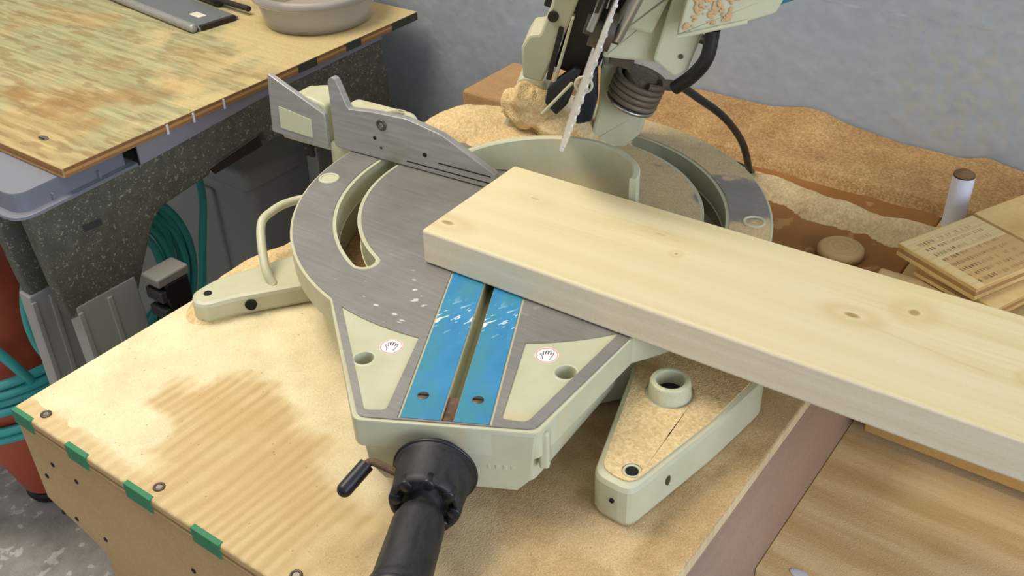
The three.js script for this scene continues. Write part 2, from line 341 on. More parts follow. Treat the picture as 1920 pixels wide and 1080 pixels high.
// ---------------------------------------------------------------- mitre saw
const SC = [-.560, BT + .0004, -.776], TH = .0945, TURN = R(27);      // centre, table height over bench, table angle
const saw = thing('mitre_saw', 'pale green mitre saw with blue table inserts and black lock handle', 'saw', SC);
{
  // ----- fixed base with its feet (frame of the bench)
  const base = part('base', merge(
    slab(circle(0, 0, .236, 72), .006, TH - .030, [circle(0, 0, .214, 64)], .002),
    slab(circle(0, 0, .216, 64), .006, .016)), M.cast, saw);
  const footR = roundPoly([[.246, .262], [.283, .264], [.303, .150], [.312, .07], [.255, .01], [.17, .1], [.203, .126]], .012);
  const fr = part('foot', slab(footR, 0, .045, [], .006), M.cast, saw);
  part('boss', lathe([[.0125, .03], [.0125, .0605], [.0135, .062], [.0168, .062], [.0182, .060], [.0195, .0455], [.021, .040]], 32).translate(.250, 0, .140), M.cast, fr);
  part('boss_hole', new THREE.CylinderGeometry(.0124, .0124, .002, 24).translate(.250, .0465, .140), M.hole, fr);
  part('bolt_hole', new THREE.CylinderGeometry(.0052, .0052, .0012, 20).translate(.272, .0452, .243), M.hole, fr);
  part('bolt_rim', new THREE.TorusGeometry(.0068, .0012, 8, 24).rotateX(Math.PI / 2).translate(.272, .0452, .243), M.castPlain, fr);
  part('side_hole', new THREE.CylinderGeometry(.0042, .0042, .003, 16).rotateZ(Math.PI / 2).scale(1, 1.2, .8).translate(.2908, .024, .216), M.darkSteel, fr);
  part('front_hole', new THREE.CylinderGeometry(.0022, .0022, .003, 12).rotateX(Math.PI / 2).translate(.266, .026, .2632), M.hole, fr);
  const dustTop = roundPoly([[.250, .255], [.279, .257], [.298, .150], [.304, .08], [.252, .03], [.19, .1], [.208, .126]], .012);
  const fd = part('sawdust_layer', slab(dustTop, .0449, .0466, [circle(.250, .140, .022, 24), circle(.272, .243, .0085, 18)], .0006), M.dust, fr); fd.userData.kind = 'stuff';
  const footL = roundPoly([[-.268, .258], [-.252, .270], [-.236, .266], [-.222, .240], [-.165, .166], [-.16, .11], [-.215, .10], [-.268, .225]], .010);
  const fl = part('foot', slab(footL, 0, .025, [], .005), M.cast, saw);
  part('bolt_hole', new THREE.CylinderGeometry(.0045, .0045, .0012, 18).translate(-.251, .0252, .249), M.hole, fl);
  part('side_hole', new THREE.CylinderGeometry(.0062, .0062, .004, 20).rotateX(Math.PI / 2).rotateY(R(37)).translate(-.2105, .013, .2265), M.hole, fl);
  for (const k of [-1, 1]) part('foot', box(k * .15 - .03, k * .15 + .03, 0, .04, -.2, -.14, .008), M.cast, saw);
  const bar = part('carry_bar', tube([[-.205, .022, .196], [-.222, .038, .190], [-.256, .062, .160], [-.266, .066, .135], [-.262, .066, .10], [-.225, .062, .04]], .0050, 50, 12), M.castPlain, base, 'bent round lifting bar');
  const slotDust = part('sawdust_layer', slab(circle(0, 0, .2135, 48), .016, .024), M.dustBrown, base); slotDust.userData.kind = 'stuff';

  // ----- turntable: r to the right, f forward; everything below is turned by 27 degrees
  const RD = .256, O = -.018;
  const a0 = Math.atan2(.202, -.165), a1 = Math.atan2(.224, .124);
  const outline = (k) => {   // k: inset
    const o = []; const r = RD - k;
    const b0 = a0 + k * 1.5, b1 = a1 - k * 1.5 + Math.PI * 2;
    for (let i = 0; i <= 90; i++) { const a = b0 + (b1 - b0) * i / 90; o.push([r * Math.cos(a), r * Math.sin(a)]); }
    const t = roundPoly([[.124 - k, .224], [.058 - k * 1.1, .357 - k], [-.092 + k * 1.1, .359 - k], [-.165 + k, .202]], .007).slice(6, 18);
    return [...o, ...t];
  };
  const arc = (ri, ro, p0, p1, n = 30) => { const o = []; const rm = (ri + ro) / 2, w = (ro - ri) / 2;
    for (let i = 0; i <= n; i++) { const a = p0 + (p1 - p0) * i / n; o.push([ro * Math.cos(a), ro * Math.sin(a)]); }
    for (let i = 1; i < 8; i++) { const a = p1, t = Math.PI * i / 8; o.push([rm * Math.cos(a) + w * (Math.cos(t) * Math.cos(a) - Math.sin(t) * Math.sin(a)), rm * Math.sin(a) + w * (Math.cos(t) * Math.sin(a) + Math.sin(t) * Math.cos(a))]); }
    for (let i = n; i >= 0; i--) { const a = p0 + (p1 - p0) * i / n; o.push([ri * Math.cos(a), ri * Math.sin(a)]); }
    for (let i = 1; i < 8; i++) { const a = p0, t = Math.PI + Math.PI * i / 8; o.push([rm * Math.cos(a) + w * (Math.cos(t) * Math.cos(a) - Math.sin(t) * Math.sin(a)), rm * Math.sin(a) + w * (Math.cos(t) * Math.sin(a) + Math.sin(t) * Math.cos(a))]); }
    return o; };
  const sl = (k) => arc(.184 - k, .2088 + k, R(139) - k * 3, R(208) + k * 3), sr = (k) => arc(.184 - k, .2088 + k, R(-70) - k * 3, R(20) + k * 3);
  const kerf = [[-.0215, -.035], [-.0215, .352], [-.0115, .352], [-.0115, -.035]];
  const arcPts = (x0, x1, r) => { const o = []; for (let i = 0; i <= 8; i++) { const x = mix(x0, x1, i / 8); o.push([x, Math.sqrt(r * r - x * x)]); } return o; };
  const panelL = [...arcPts(-.147, -.064, .2555), ...roundPoly([[-.064, .247], [-.068, .346], [-.086, .348], [-.147, .209]], .005).slice(6, 18)];
  const panelR = [...arcPts(.031, .112, .2455), ...roundPoly([[.112, .219], [.0478, .346], [.0265, .345], [.031, .243]], .005).slice(6, 18)];
  const bulgeL = circle(-.115, .282, .0165, 20), holeL = [-.105, .281], holeR = [.071, .279];
  const recess = [[-.057, -.033], [-.057, .3535], [.0205, .3535], [.0205, -.033]];
  const turn = part('turntable', slab(outline(0), TH - .030, TH - .0012, [sl(0), sr(0), kerf, circle(...holeL, .0098, 24), circle(...holeR, .0102, 24)], .0012), M.cast, saw);
  turn.rotation.y = TURN;
  const SKT = part('skirt', slab(roundPoly([[-.152, .20], [-.084, .3525], [.052, .3505], [.112, .215]], .008), TH - .062, TH - .0295, [roundPoly([[-.140, .20], [-.078, .3445], [.046, .3425], [.100, .215]], .006)], .002), M.cast, turn);
  part('front_lip', slabZ([[-.072, TH - .066], [.04, TH - .066], [.052, TH - .052], [.056, TH - .004], [-.088, TH - .004], [-.084, TH - .05]], .3525, .3575, [], .0015), M.cast, turn);
  part('corner_rib', box(.057, .066, TH - .045, TH - .006, .335, .352, .003), M.cast, turn);
  for (const [i, w] of [[0, .0022], [1, .003], [2, .0026], [3, .003]]) part('cast_mark', box(.016 + i * .0065, .016 + i * .0065 + w, TH - .043, TH - .0385, .3572, .3579, .0003), M.castPlain, turn);
  // ground metal face
  const tw = [-.27, .27, -.27, .37];
  const dustAt = (x, z) => { const n = fbm(x * 30 + 3, z * 30, 4, 301) - .5, n3 = fbm(x * 90, z * 90, 3, 305) - .5;
    let d = sstep(-.10, .05, x * .75 - z * .55 - .06 + n * .08) * (x > -.02 ? 1 : 0);
    d *= 1 - .92 * sstep(.75, 1.0, 1.6 - Math.hypot((x - .222) / .05, (z + .035) / .055) + n * 1.6);          // rubbed bare beside the end of the slot
    d *= 1 - .8 * sstep(.8, 1.0, 1.35 - Math.hypot((x - .13) / .035, (z + .105) / .02) + n * 1.4);
    return clamp(d * (1.02 + .9 * n3 + .5 * (hash(x * 900, z * 900, 5) - .3))); };
  const metalMap = tex(1024, 1024, (u, v) => { const x = mix(tw[0], tw[1], u), z = mix(tw[2], tw[3], v);
    const n = (vnoise(x * 30 + z * 14, z * 900 - x * 450, 5) - .5) * 12 + (fbm(x * 22, z * 22, 4, 309) - .5) * 22;
    let c = [148 + n, 144 + n, 139 + n];
    // white scuffs and scratches
    const sc = sstep(.74, .80, fbm(x * 70 + z * 40, z * 130 - x * 40, 3, 311)) * Math.exp(-(((x + .07) / .07) ** 2) - ((z - .19) / .05) ** 2);
    c = mix3(c, [226, 222, 214], clamp(sc * 1.4));
    const d = dustAt(x, z), g = (hash(u * 1024, v * 1024, 13) - .5) * 44;
    return mix3(c, [206 + g, 182 + g, 136 + g], d); });
  const mr = tex(512, 512, (u, v) => { const x = mix(tw[0], tw[1], u), z = mix(tw[2], tw[3], v), d = dustAt(x, z), n = (fbm(x * 40, z * 40, 3, 321) - .5) * 40; return [0, mix(118 + n, 255, d), mix(150, 0, d)]; }, false);
  const metal = std({ map: metalMap, roughness: 1, metalness: 1, roughnessMap: mr, metalnessMap: mr });
  const face = slab(outline(.003), TH - .0013, TH, [sl(.003), sr(.003), recess, panelL, panelR]);
  part('metal_face', uvTop(face, ...tw), metal, turn, 'ground grey metal table surface');
  part('hole_ring', new THREE.TorusGeometry(.0105, .0016, 10, 32).rotateX(Math.PI / 2).translate(-.236, TH + .0004, -.034), M.castPlain, turn);
  part('hole_plug', new THREE.CylinderGeometry(.0098, .0098, .0008, 28).translate(-.236, TH, -.034), M.cast, turn);
  part('hole_ring', new THREE.TorusGeometry(.0105, .0016, 10, 32).rotateX(Math.PI / 2).translate(.236, TH + .0004, .012), M.castPlain, turn);
  for (const [hx, hz, r] of [[...holeL, .0098], [...holeR, .0102]]) part('hole_sleeve', lathe([[r - .0016, -.02], [r - .0016, -.0012], [r + .0002, -.0004], [r + .0014, -.0012]], 28).translate(hx, TH, hz), M.castPlain, turn);
  // decals with a hand outline
  const cv = document.createElement('canvas'); cv.width = cv.height = 256; const cx = cv.getContext('2d');
  cx.fillStyle = '#f3ece8'; cx.fillRect(0, 0, 256, 256); cx.strokeStyle = '#d98f86'; cx.lineWidth = 12; cx.beginPath(); cx.arc(128, 128, 116, 0, 7); cx.stroke();
  cx.lineWidth = 9; cx.strokeStyle = '#4a4650'; cx.lineJoin = 'round'; cx.lineCap = 'round'; cx.beginPath();
  cx.moveTo(92, 196); cx.lineTo(84, 150); cx.lineTo(56, 118); cx.quadraticCurveTo(54, 102, 70, 108); cx.lineTo(92, 124); cx.lineTo(84, 72); cx.quadraticCurveTo(92, 58, 102, 72); cx.lineTo(112, 112);
  cx.lineTo(114, 58); cx.quadraticCurveTo(126, 44, 134, 60); cx.lineTo(138, 110); cx.lineTo(148, 66); cx.quadraticCurveTo(160, 54, 167, 70); cx.lineTo(164, 118); cx.lineTo(180, 88); cx.quadraticCurveTo(194, 82, 196, 98); cx.lineTo(182, 150); cx.lineTo(164, 198); cx.stroke();
  const ct = new THREE.CanvasTexture(cv); ct.colorSpace = THREE.SRGBColorSpace;
  for (const [x, z] of [[-.0855, .262], [.052, .258]]) {
    const g = new THREE.CylinderGeometry(.0105, .0105, .0004, 36); g.translate(x, TH - .0009, z); uvTop(g, x - .0105, x + .0105, z + .0105, z - .0105);
    part('warning_decal', g, std({ map: ct, roughness: .5 }), turn, 'round white sticker with a hand outline');
  }
  // blue inserts
  const blueTex = tex(512, 1024, (u, v) => { const x = u * .04 + .3, z = v * .54 - .18; const n = (fbm(x * 60, z * 30, 4, 331) - .5) * 26; let c = mix3([50 + n, 132 + n, 178 + n], [66, 140, 140], .55 * sstep(.45, .72, fbm(x * 40 + 2, z * 14, 3, 335)));
    const s = sstep(.60, .68, fbm(x * 150, z * 260 + x * 200, 3, 339)) * Math.exp(-(((z - .213) / .02) ** 2)); c = mix3(c, [230, 230, 220], clamp(s * 1.3)); return c; });
  const blue = std({ map: blueTex, roughness: .38 });
  const ins = (x0, x1) => uvTop(slab([[x0, -.030], [x0, .3525], [x1, .3525], [x1, -.030]], TH - .0013, TH - .0002, [], .0004), x0 - (x0 > -.03 ? .36 : 0), x0 + .04 - (x0 > -.03 ? .36 : 0), -.18 + (x0 > -.03 ? .008 : 0), .36);
  const i1 = part('table_insert', ins(-.0548, -.0222), blue, turn, 'blue kerf insert left of the slot');
  const i2 = part('table_insert', ins(-.0108, .0182), blue, turn, 'blue kerf insert right of the slot');
  for (const [m, x] of [[i1, -.042], [i2, .004]]) { part('screw', lathe([[0, .0006], [.0042, .0004], [.005, -.0002]], 20).translate(x, TH, .3245), M.darkSteel, m); part('screw_slot', box(x - .0042, x + .0042, TH + .0005, TH + .0009, .3238, .3252, 0), M.hole, m); }
  part('slot_filler', box(-.0214, -.0116, TH - .012, TH - .004, .320, .3515, 0), M.rust, turn, 'rusty packing at the front of the slot');
  part('slot_floor', box(-.0225, -.0105, TH - .0285, TH - .0235, -.035, .3515, 0), M.cast, turn);

  // ----- lock handle, its axis runs forward from the tongue
  const toF = (g) => g.rotateX(Math.PI / 2).translate(-.024, TH - .038, .3575);     // lathe axis y becomes forward
  const kn = part('lock_handle', toF(merge(lathe([[0, -.004], [.023, -.004], [.0235, .008], [.030, .010], [.0335, .012], [.0335, .0165], [.0312, .018], [.0285, .046], [.0285, .052], [.024, .0535], [.0225, .048], [.012, .046], [.012, .060]], 48),
    lathe([[.012, .058], [.016, .060], [.0195, .066], [.0205, .072], [.0215, .128], [.0235, .131], [.0240, .137], [.0235, .146], [.019, .151], [0, .153]], 10))), M.blackDusty, saw, 'black plastic locking handle');
  kn.rotation.y = TURN;
  for (let k = 0; k < 8; k++) { const a = k * Math.PI / 4 + .2; part('lobe', toF(lathe([[0, .0545], [.0045, .0542], [.0056, .052], [.0056, .044], [0, .044]], 12).translate(.0235 * Math.cos(a), 0, .0235 * Math.sin(a))), M.black, kn); }
  part('collar_ring', toF(new THREE.TorusGeometry(.0335, .0016, 8, 48).rotateX(Math.PI / 2).translate(0, .0142, 0)), M.black, kn);
  part('end_cap', toF(lathe([[.0236, .138], [.0247, .139], [.0247, .143], [.0236, .144]], 40)), M.black, kn);
  const ax = -.022, ay = TH - .036;
  const lv = part('lever', tube([[ax - .022, ay + .001, .385], [ax - .042, ay + .004, .378], [ax - .053, ay + .005, .375], [ax - .058, ay + .004, .379], [ax - .062, ay + .001, .388]], .0034, 40, 10), M.rust, kn, 'rusty bent rod of the lever');
  part('lever_grip', merge(rod([ax - .0565, ay + .0045, .3775], [ax - .070, ay - .005, .398], .0064, 16), new THREE.SphereGeometry(.0064, 14, 10).translate(ax - .070, ay - .005, .398)), M.black, lv, 'black rubber lever sleeve');

  // ----- fence, turned a little against the bench
  const FG = [-.02, TH, -.006], FT = R(4.5);   // pivot near the board corner
  const fpos = (m) => { m.position.set(...FG); m.rotation.y = FT; return m; };
  // coordinates below: x along the fence from the pivot, y above the table, z = 0 is the working face
  const plate = roundPoly([[-.258, .001], [-.256, .086], [-.250, .091], [-.244, .089], [-.230, .055], [-.196, .059], [-.146, .061], [-.098, .052], [-.030, .020], [-.026, .0012]], .004);
  const fen = fpos(part('fence', slabZ(plate, -.009, 0, [], .0008), M.alu, saw, 'grey aluminium fence plate'));
  part('fence_body', merge(slab(roundPoly([[-.254, -.046], [-.254, -.0092], [-.150, -.0092], [-.150, -.030], [-.168, -.044]], .008), .002, .047, [circle(-.185, -.028, .0125, 20)], .003), box(-.152, -.06, .002, .014, -.020, -.0092, .003)), M.cast, fen);
  part('bolt_ring', new THREE.TorusGeometry(.0052, .0018, 10, 24).translate(-.182, .046, .0002), M.darkSteel, fen);
  for (const [x, y, r] of [[-.194, .027, .0022], [-.123, .022, .0026], [-.186, .016, .0014]]) part('pin_hole', new THREE.CylinderGeometry(r, r, .001, 12).rotateX(Math.PI / 2).translate(x, y, .0003), M.hole, fen);
  part('groove', box(-.150, -.03, .0070, .0082, -.001, .0004, 0), M.hole, fen); part('groove', box(-.105, -.035, .0155, .0166, -.001, .0004, 0), M.hole, fen);
  const outer = fpos(part('outer_fence', slabZ(roundPoly([[-.360, -.002], [-.352, .076], [-.268, .040], [-.270, -.005]], .004), -.007, 0, [], .0008), M.alu, saw, 'triangular outer fence plate'));
  part('inset_panel', slabZ([[-.343, .007], [-.341, .036], [-.290, .029], [-.292, .005]], .0001, .0009), M.castPlain, outer, 'pale panel on the plate');
  part('outer_body', slabZ(roundPoly([[-.352, -.012], [-.334, .046], [-.300, .054], [-.272, .048], [-.270, -.012]], .006), -.05, -.0072, [], .003), M.cast, outer);
  part('bracket', box(-.272, -.20, -.055, .003, -.038, -.004, .005), M.cast, outer);
  // curved web joining both halves behind the blade, rising to the right
  const wpos = [], widx = [], NW = 48;
  for (let i = 0; i <= NW; i++) { const a = Math.PI * (1 - i / NW), h = mix(.026, .063, sstep(0, .72, i / NW)) - .004 * sstep(.85, 1, i / NW);
    for (const [k, y] of [[0, .0012], [0, h - .0015], [.0015, h], [.0065, h], [.008, h - .0015], [.008, .0012]]) wpos.push(.006 + (.107 + k) * Math.cos(a), TH + y, -.014 - (.048 + k) * Math.sin(a)); }
  for (let i = 0; i < NW; i++) for (let j = 0; j < 6; j++) { const a = i * 6 + j, b = i * 6 + (j + 1) % 6, c = a + 6, d = b + 6; widx.push(a, b, c, b, d, c); }
  for (const e of [0, NW * 6]) for (let j = 1; j < 5; j++) widx.push(e, e + j, e + j + 1);
  const wg = new THREE.BufferGeometry(); wg.setAttribute('position', new THREE.Float32BufferAttribute(wpos, 3)); wg.setIndex(widx); wg.computeVertexNormals();
  part('curved_web', uvBox(toCreasedNormals(wg, .5)), M.cast, saw, 'pale curved web of the fence behind the blade');
  part('fence', slabZ(roundPoly([[.132, .0012], [.135, .022], [.20, .022], [.205, .0012]], .003), -.012, -.003, [], .0008), M.alu, fen);

  // ----- saw head, tilted to the right; a across, b up in the tilt plane, s forward
  const head = part('head_housing', merge(
    // left arm casting
    slabZ(roundPoly([[-.045, .24], [-.060, .24], [-.058, .166], [-.060, .133], [-.071, .129], [-.075, .112], [-.063, .078], [-.041, .080], [-.033, .15], [-.030, .24]], .004), -.18, -.12, [], .003)), M.cast, saw, 'pale left arm of the tilted saw head');
  head.rotation.order = 'YXZ'; head.rotation.set(0, TURN, R(-18)); head.position.set(.012 * Math.cos(TURN), TH, -.012 * Math.sin(TURN));
  // slotted rib on the arm
  part('arm_slot', slabZ(roundPoly([[-.0425, .15], [-.0365, .15], [-.032, .088], [-.038, .087]], .002), -.1195, -.1175), M.dark, head);
  part('arm_rib', slabZ([[-.033, .165], [-.030, .165], [-.026, .09], [-.030, .088]], -.14, -.112, [], .001), M.cast, head);
  part('arm_bolt', new THREE.CylinderGeometry(.006, .006, .004, 16).rotateX(Math.PI / 2).translate(-.052, .158, -.119), M.dark, head);
  part('arm_pad', box(-.066, -.055, .162, .2, -.15, -.128, .002), M.dark, head);
  // blade guard interior behind the blade
  part('blade_guard', merge(slabZ(roundPoly([[-.034, .098], [-.034, .26], [.020, .26], [.016, .135], [.010, .098]], .004), -.19, -.13, [], .002),
    slabX(circle(-.05, .19, .142, 40, R(40), R(165)).map(([z, y]) => [z, y]).concat([[-.05, .19]]), -.014, -.010)), M.dark, head, 'dark inside of the blade guard');
  part('guard_edge', merge(rod([.017, .185, -.045], [.024, .265, -.02], .0055), rod([-.012, .19, -.03], [-.008, .26, -.03], .004)), M.steel, head, 'grey edge of the guard');
  // blade
  const teeth = []; const NT = 60, BR = .128; for (let k = 0; k < NT; k++) { const a = k / NT * 6.2832, d = 6.2832 / NT; teeth.push([BR * Math.cos(a), BR * Math.sin(a)], [(BR - .007) * Math.cos(a + d * .25), (BR - .007) * Math.sin(a + d * .25)], [(BR - .004) * Math.cos(a + d * .8), (BR - .004) * Math.sin(a + d * .8)]); }
  const bg = slabX(teeth, -.0009, .0009); bg.translate(0, .188, -.05);
  const blade = part('blade', bg, std({ color: 0xdad6ce, roughness: .4, metalness: .35 }), head, 'steel saw blade seen edge on');
  const tips = []; for (let k = 0; k < NT; k++) { const a = k / NT * 6.2832; const g = box(-.0016, .0016, -.003, .001, -.0025, .0004, 0); g.translate(0, BR, 0); g.rotateX(Math.PI / 2 - a); g.translate(0, .188, -.05); tips.push(g); }
  const tp = part('tooth_tips', merge(...tips), std({ color: 0xd6d2c8, roughness: .3, metalness: .6 }), head); tp.userData.kind = 'stuff';
  part('arbor', merge(rod([-.010, .188, -.05], [.012, .188, -.05], .02, 28), rod([-.018, .188, -.05], [.02, .188, -.05], .010, 20)), M.darkSteel, head);
  part('guard_link', merge(rod([-.010, .112, -.075], [-.030, .066, -.075], .0017, 10), new THREE.TorusGeometry(.009, .0016, 8, 24).translate(.002, .116, -.07)), M.castPlain, head, 'thin guard link rod');
  // black dust flaps on both sides of the blade
  part('dust_flap', slabZ(roundPoly([[-.031, .063], [-.033, .082], [-.012, .114], [-.004, .114], [-.006, .07], [-.014, .053]], .003), -.124, -.108, [], .003), M.rubber, head, 'black rubber dust flap');
  part('dust_flap', slabZ(roundPoly([[.0015, .053], [.003, .108], [.012, .121], [.024, .086], [.026, .060], [.012, .051]], .003), -.124, -.108, [], .003), M.rubber, head, 'black rubber dust flap');
  // right gear housing with facets
  part('gear_housing', slabZ(roundPoly([[.010, .146], [.014, .185], [.024, .235], [.030, .27], [.085, .27], [.080, .20], [.074, .162], [.044, .154]], .005), -.16, -.082, [], .004), M.cast, head);
  part('gear_facet', slabZ(roundPoly([[.022, .190], [.026, .236], [.055, .238], [.050, .192]], .003), -.0825, -.068, [], .004), M.cast, head);
  part('gear_cover', slabZ(roundPoly([[.060, .168], [.056, .235], [.062, .27], [.098, .27], [.098, .168], [.088, .158]], .004), -.13, -.066, [], .003), M.castPlain, head, 'light grey side cover');
  part('cover_screw', new THREE.CylinderGeometry(.0025, .0025, .002, 12).rotateX(Math.PI / 2).translate(.086, .182, -.0655), M.darkSteel, head);
  part('switch_stub', rod([.098, .198, -.09], [.106, .198, -.09], .005), M.darkSteel, head);
  part('pivot_plate', box(.020, .046, .137, .149, -.125, -.096, .001), M.darkSteel, head);
  // pivot bracket and the coil spring
  part('pivot_bracket', slabZ(roundPoly([[.016, .112], [.044, .118], [.034, .084], [.07, .080], [.086, .080], [.088, .046], [.074, .018], [.034, .014], [.03, .06]], .004), -.19, -.150, [], .004), M.cast, head);
  const coil = []; for (let i = 0; i <= 150; i++) { const a = i / 150 * 4.2 * Math.PI * 2; coil.push([.0265 * Math.cos(a), .004 + i / 150 * .030, .0265 * Math.sin(a)]); }
  const sp = part('coil_spring', new THREE.TubeGeometry(new THREE.CatmullRomCurve3(coil.map(p => V3(...p))), 320, .0038, 8), M.spring, head, 'dark coil spring at the pivot'); sp.position.set(.062, .086, -.138); sp.rotation.z = R(-2);
  part('spring_core', new THREE.CylinderGeometry(.020, .021, .036, 28).translate(0, .018, 0), M.spring, sp);
  part('spring_washer', lathe([[0, -.003], [.029, -.003], [.0295, -.001], [.029, .0015], [0, .0015]], 36), M.steel, sp);
  part('spring_end', rod([.020, .036, .012], [.034, .036, .002], .0062), M.spring, sp);
  // rear column of the turntable with sawdust
  part('tilt_column', slabZ(roundPoly([[-.070, .055], [-.068, .02], [-.075, -.055], [.09, -.055], [.082, .02], [.02, .032], [-.028, .03], [-.036, .06]], .01), -.23, -.172, [], .006), M.cast, head);
  const blob = (r, sx, sy, sz, seed) => { const g = new THREE.SphereGeometry(r, 48, 32), p = g.attributes.position; for (let i = 0; i < p.count; i++) { const x = p.getX(i), y = p.getY(i), z = p.getZ(i), k = .8 + .55 * (fbm(x * 70 + 9, y * 70 + z * 50, 4, seed)); p.setXYZ(i, x * k * sx, y * k * sy, z * k * sz); } g.computeVertexNormals(); return uvBox(g); };
  const cd2 = part('sawdust_layer', merge(blob(.05, 1.2, .45, .4, 61).translate(.02, .012, -.165), blob(.03, 1, .5, .5, 67).translate(.06, .0, -.16)), M.dust, head, 'sawdust lying behind the web'); cd2.userData.kind = 'stuff';
  const cd = part('sawdust_layer', blob(.034, 1.0, .75, .5, 51).translate(-.046, .026, -.166), M.dust, head, 'sawdust packed on the pivot'); cd.userData.kind = 'stuff';
  part('wire', rod([-.064, .052, -.165], [-.076, .008, -.165], .0013, 8), M.castPlain, head);
  // motor with chips on its ledge
  const motor = part('motor_ledge', slabZ(roundPoly([[.070, .213], [.128, .249], [.150, .266], [.152, .29], [.062, .29]], .003), -.055, -.030, [], .002), M.castPlain, head, 'pale motor ledge');
  part('ledge_rim', rod([.070, .2128, -.029], [.128, .2495, -.029], .0022), M.castPlain, motor);
  part('motor_body', merge(rod([.05, .34, -.09], [.125, .345, -.09], .075, 36)), M.castPlain, motor);
  part('motor_cover', slabZ(roundPoly([[.140, .262], [.172, .288], [.25, .35], [.15, .35]], .004), -.12, -.036, [], .004), std({ color: 0x2f6f86, roughness: .4 }), motor, 'teal blue motor cover');
  const rd = rng(7), chips = []; for (let k = 0; k < 150; k++) { const t = rd(), w = rd(), a = mix(.074, .112, t), b = mix(.222 + t * .024, .285, w); const g = new THREE.IcosahedronGeometry(.0009 + rd() * .0018, 0).scale(1 + rd(), .7 + rd() * .6, .5); g.rotateZ(rd() * 3); g.translate(a, b, -.0292); chips.push(g); }
  const cm = part('wood_chips', merge(...chips), std({ color: 0xc9a578, roughness: 1 }), motor, 'orange brown wood chips stuck to the ledge'); cm.userData.kind = 'stuff';

  // ----- power cord, in the frame of the bench
  const toBench = (r, f, h) => { const c = Math.cos(TURN), s = Math.sin(TURN); return [r * c + f * s, h, -r * s + f * c]; };
  const cordA = [[.180, -.055, TH + .180], [.176, -.055, TH + .150], [.163, -.065, TH + .126], [.146, -.075, TH + .108]].map(p => toBench(...p));
  const cordB = [[.148, -.078, TH + .112], [.172, -.12, TH + .078], [.205, -.165, TH + .035], [.232, -.215, TH - .02], [.247, -.25, TH - .075], [.25, -.275, .005], [.22, -.30, .005], [.15, -.31, .005]].map(p => toBench(...p));
  const cord = part('power_cord', tube(cordA, .0075, 30, 12), M.black, saw, 'thick black strain relief of the cord');
  part('cord_length', tube(cordB, .0045, 60, 10), M.black, cord);
  // keep to thing > part > sub-part
  saw.updateMatrixWorld(true);
  const deep = []; saw.traverse(o => { if (o !== saw && o.parent !== saw && o.parent.parent !== saw) deep.push(o); });
  for (const o of deep) o.parent.parent.attach(o);
}
// sawdust heap behind the left fence
{
  const pile = (x, z) => {
    const n = fbm(x * 26, z * 26, 4, 231) - .5, q = Math.hypot(x + .56, z + .776), in1 = 1 - sstep(.235, .252, q), in0 = sstep(.112, .125, Math.hypot((x + .554), (z + .79) * 1.75));
    const a = Math.max(0, 1 - ((x + .745) / .075) ** 2 - ((z + .905) / .055) ** 2), b = Math.max(0, 1 - ((x + .68) / .08) ** 2 - ((z + .90) / .05) ** 2);
    return BT + TH - .003 + Math.max(.024 * Math.sqrt(a), .013 * Math.sqrt(b)) * (1 + n * .6) * in1 * in0;
  };
  pile.base = BT + TH - .0005;
  solo('sawdust_pile', heap(-.815, -.60, -.965, -.845, 100, 60, pile), M.dust, 'mound of pale sawdust piled behind the left fence', 'sawdust', null, 'stuff');
  const drift = (x, z) => { const n = fbm(x * 30, z * 30, 4, 241) - .5; const a = Math.max(0, 1 - ((x + .815) / .045) ** 2 - ((z + .60) / .10) ** 2); return BT - .003 + .017 * Math.sqrt(a) * (1 + n * .8); };
  drift.base = BT - .0005;
  solo('sawdust_drift', heap(-.849, -.76, -.71, -.50, 50, 90, drift), M.dust, 'low drift of sawdust along the left bench edge behind the foot', 'sawdust', null, 'stuff');
}

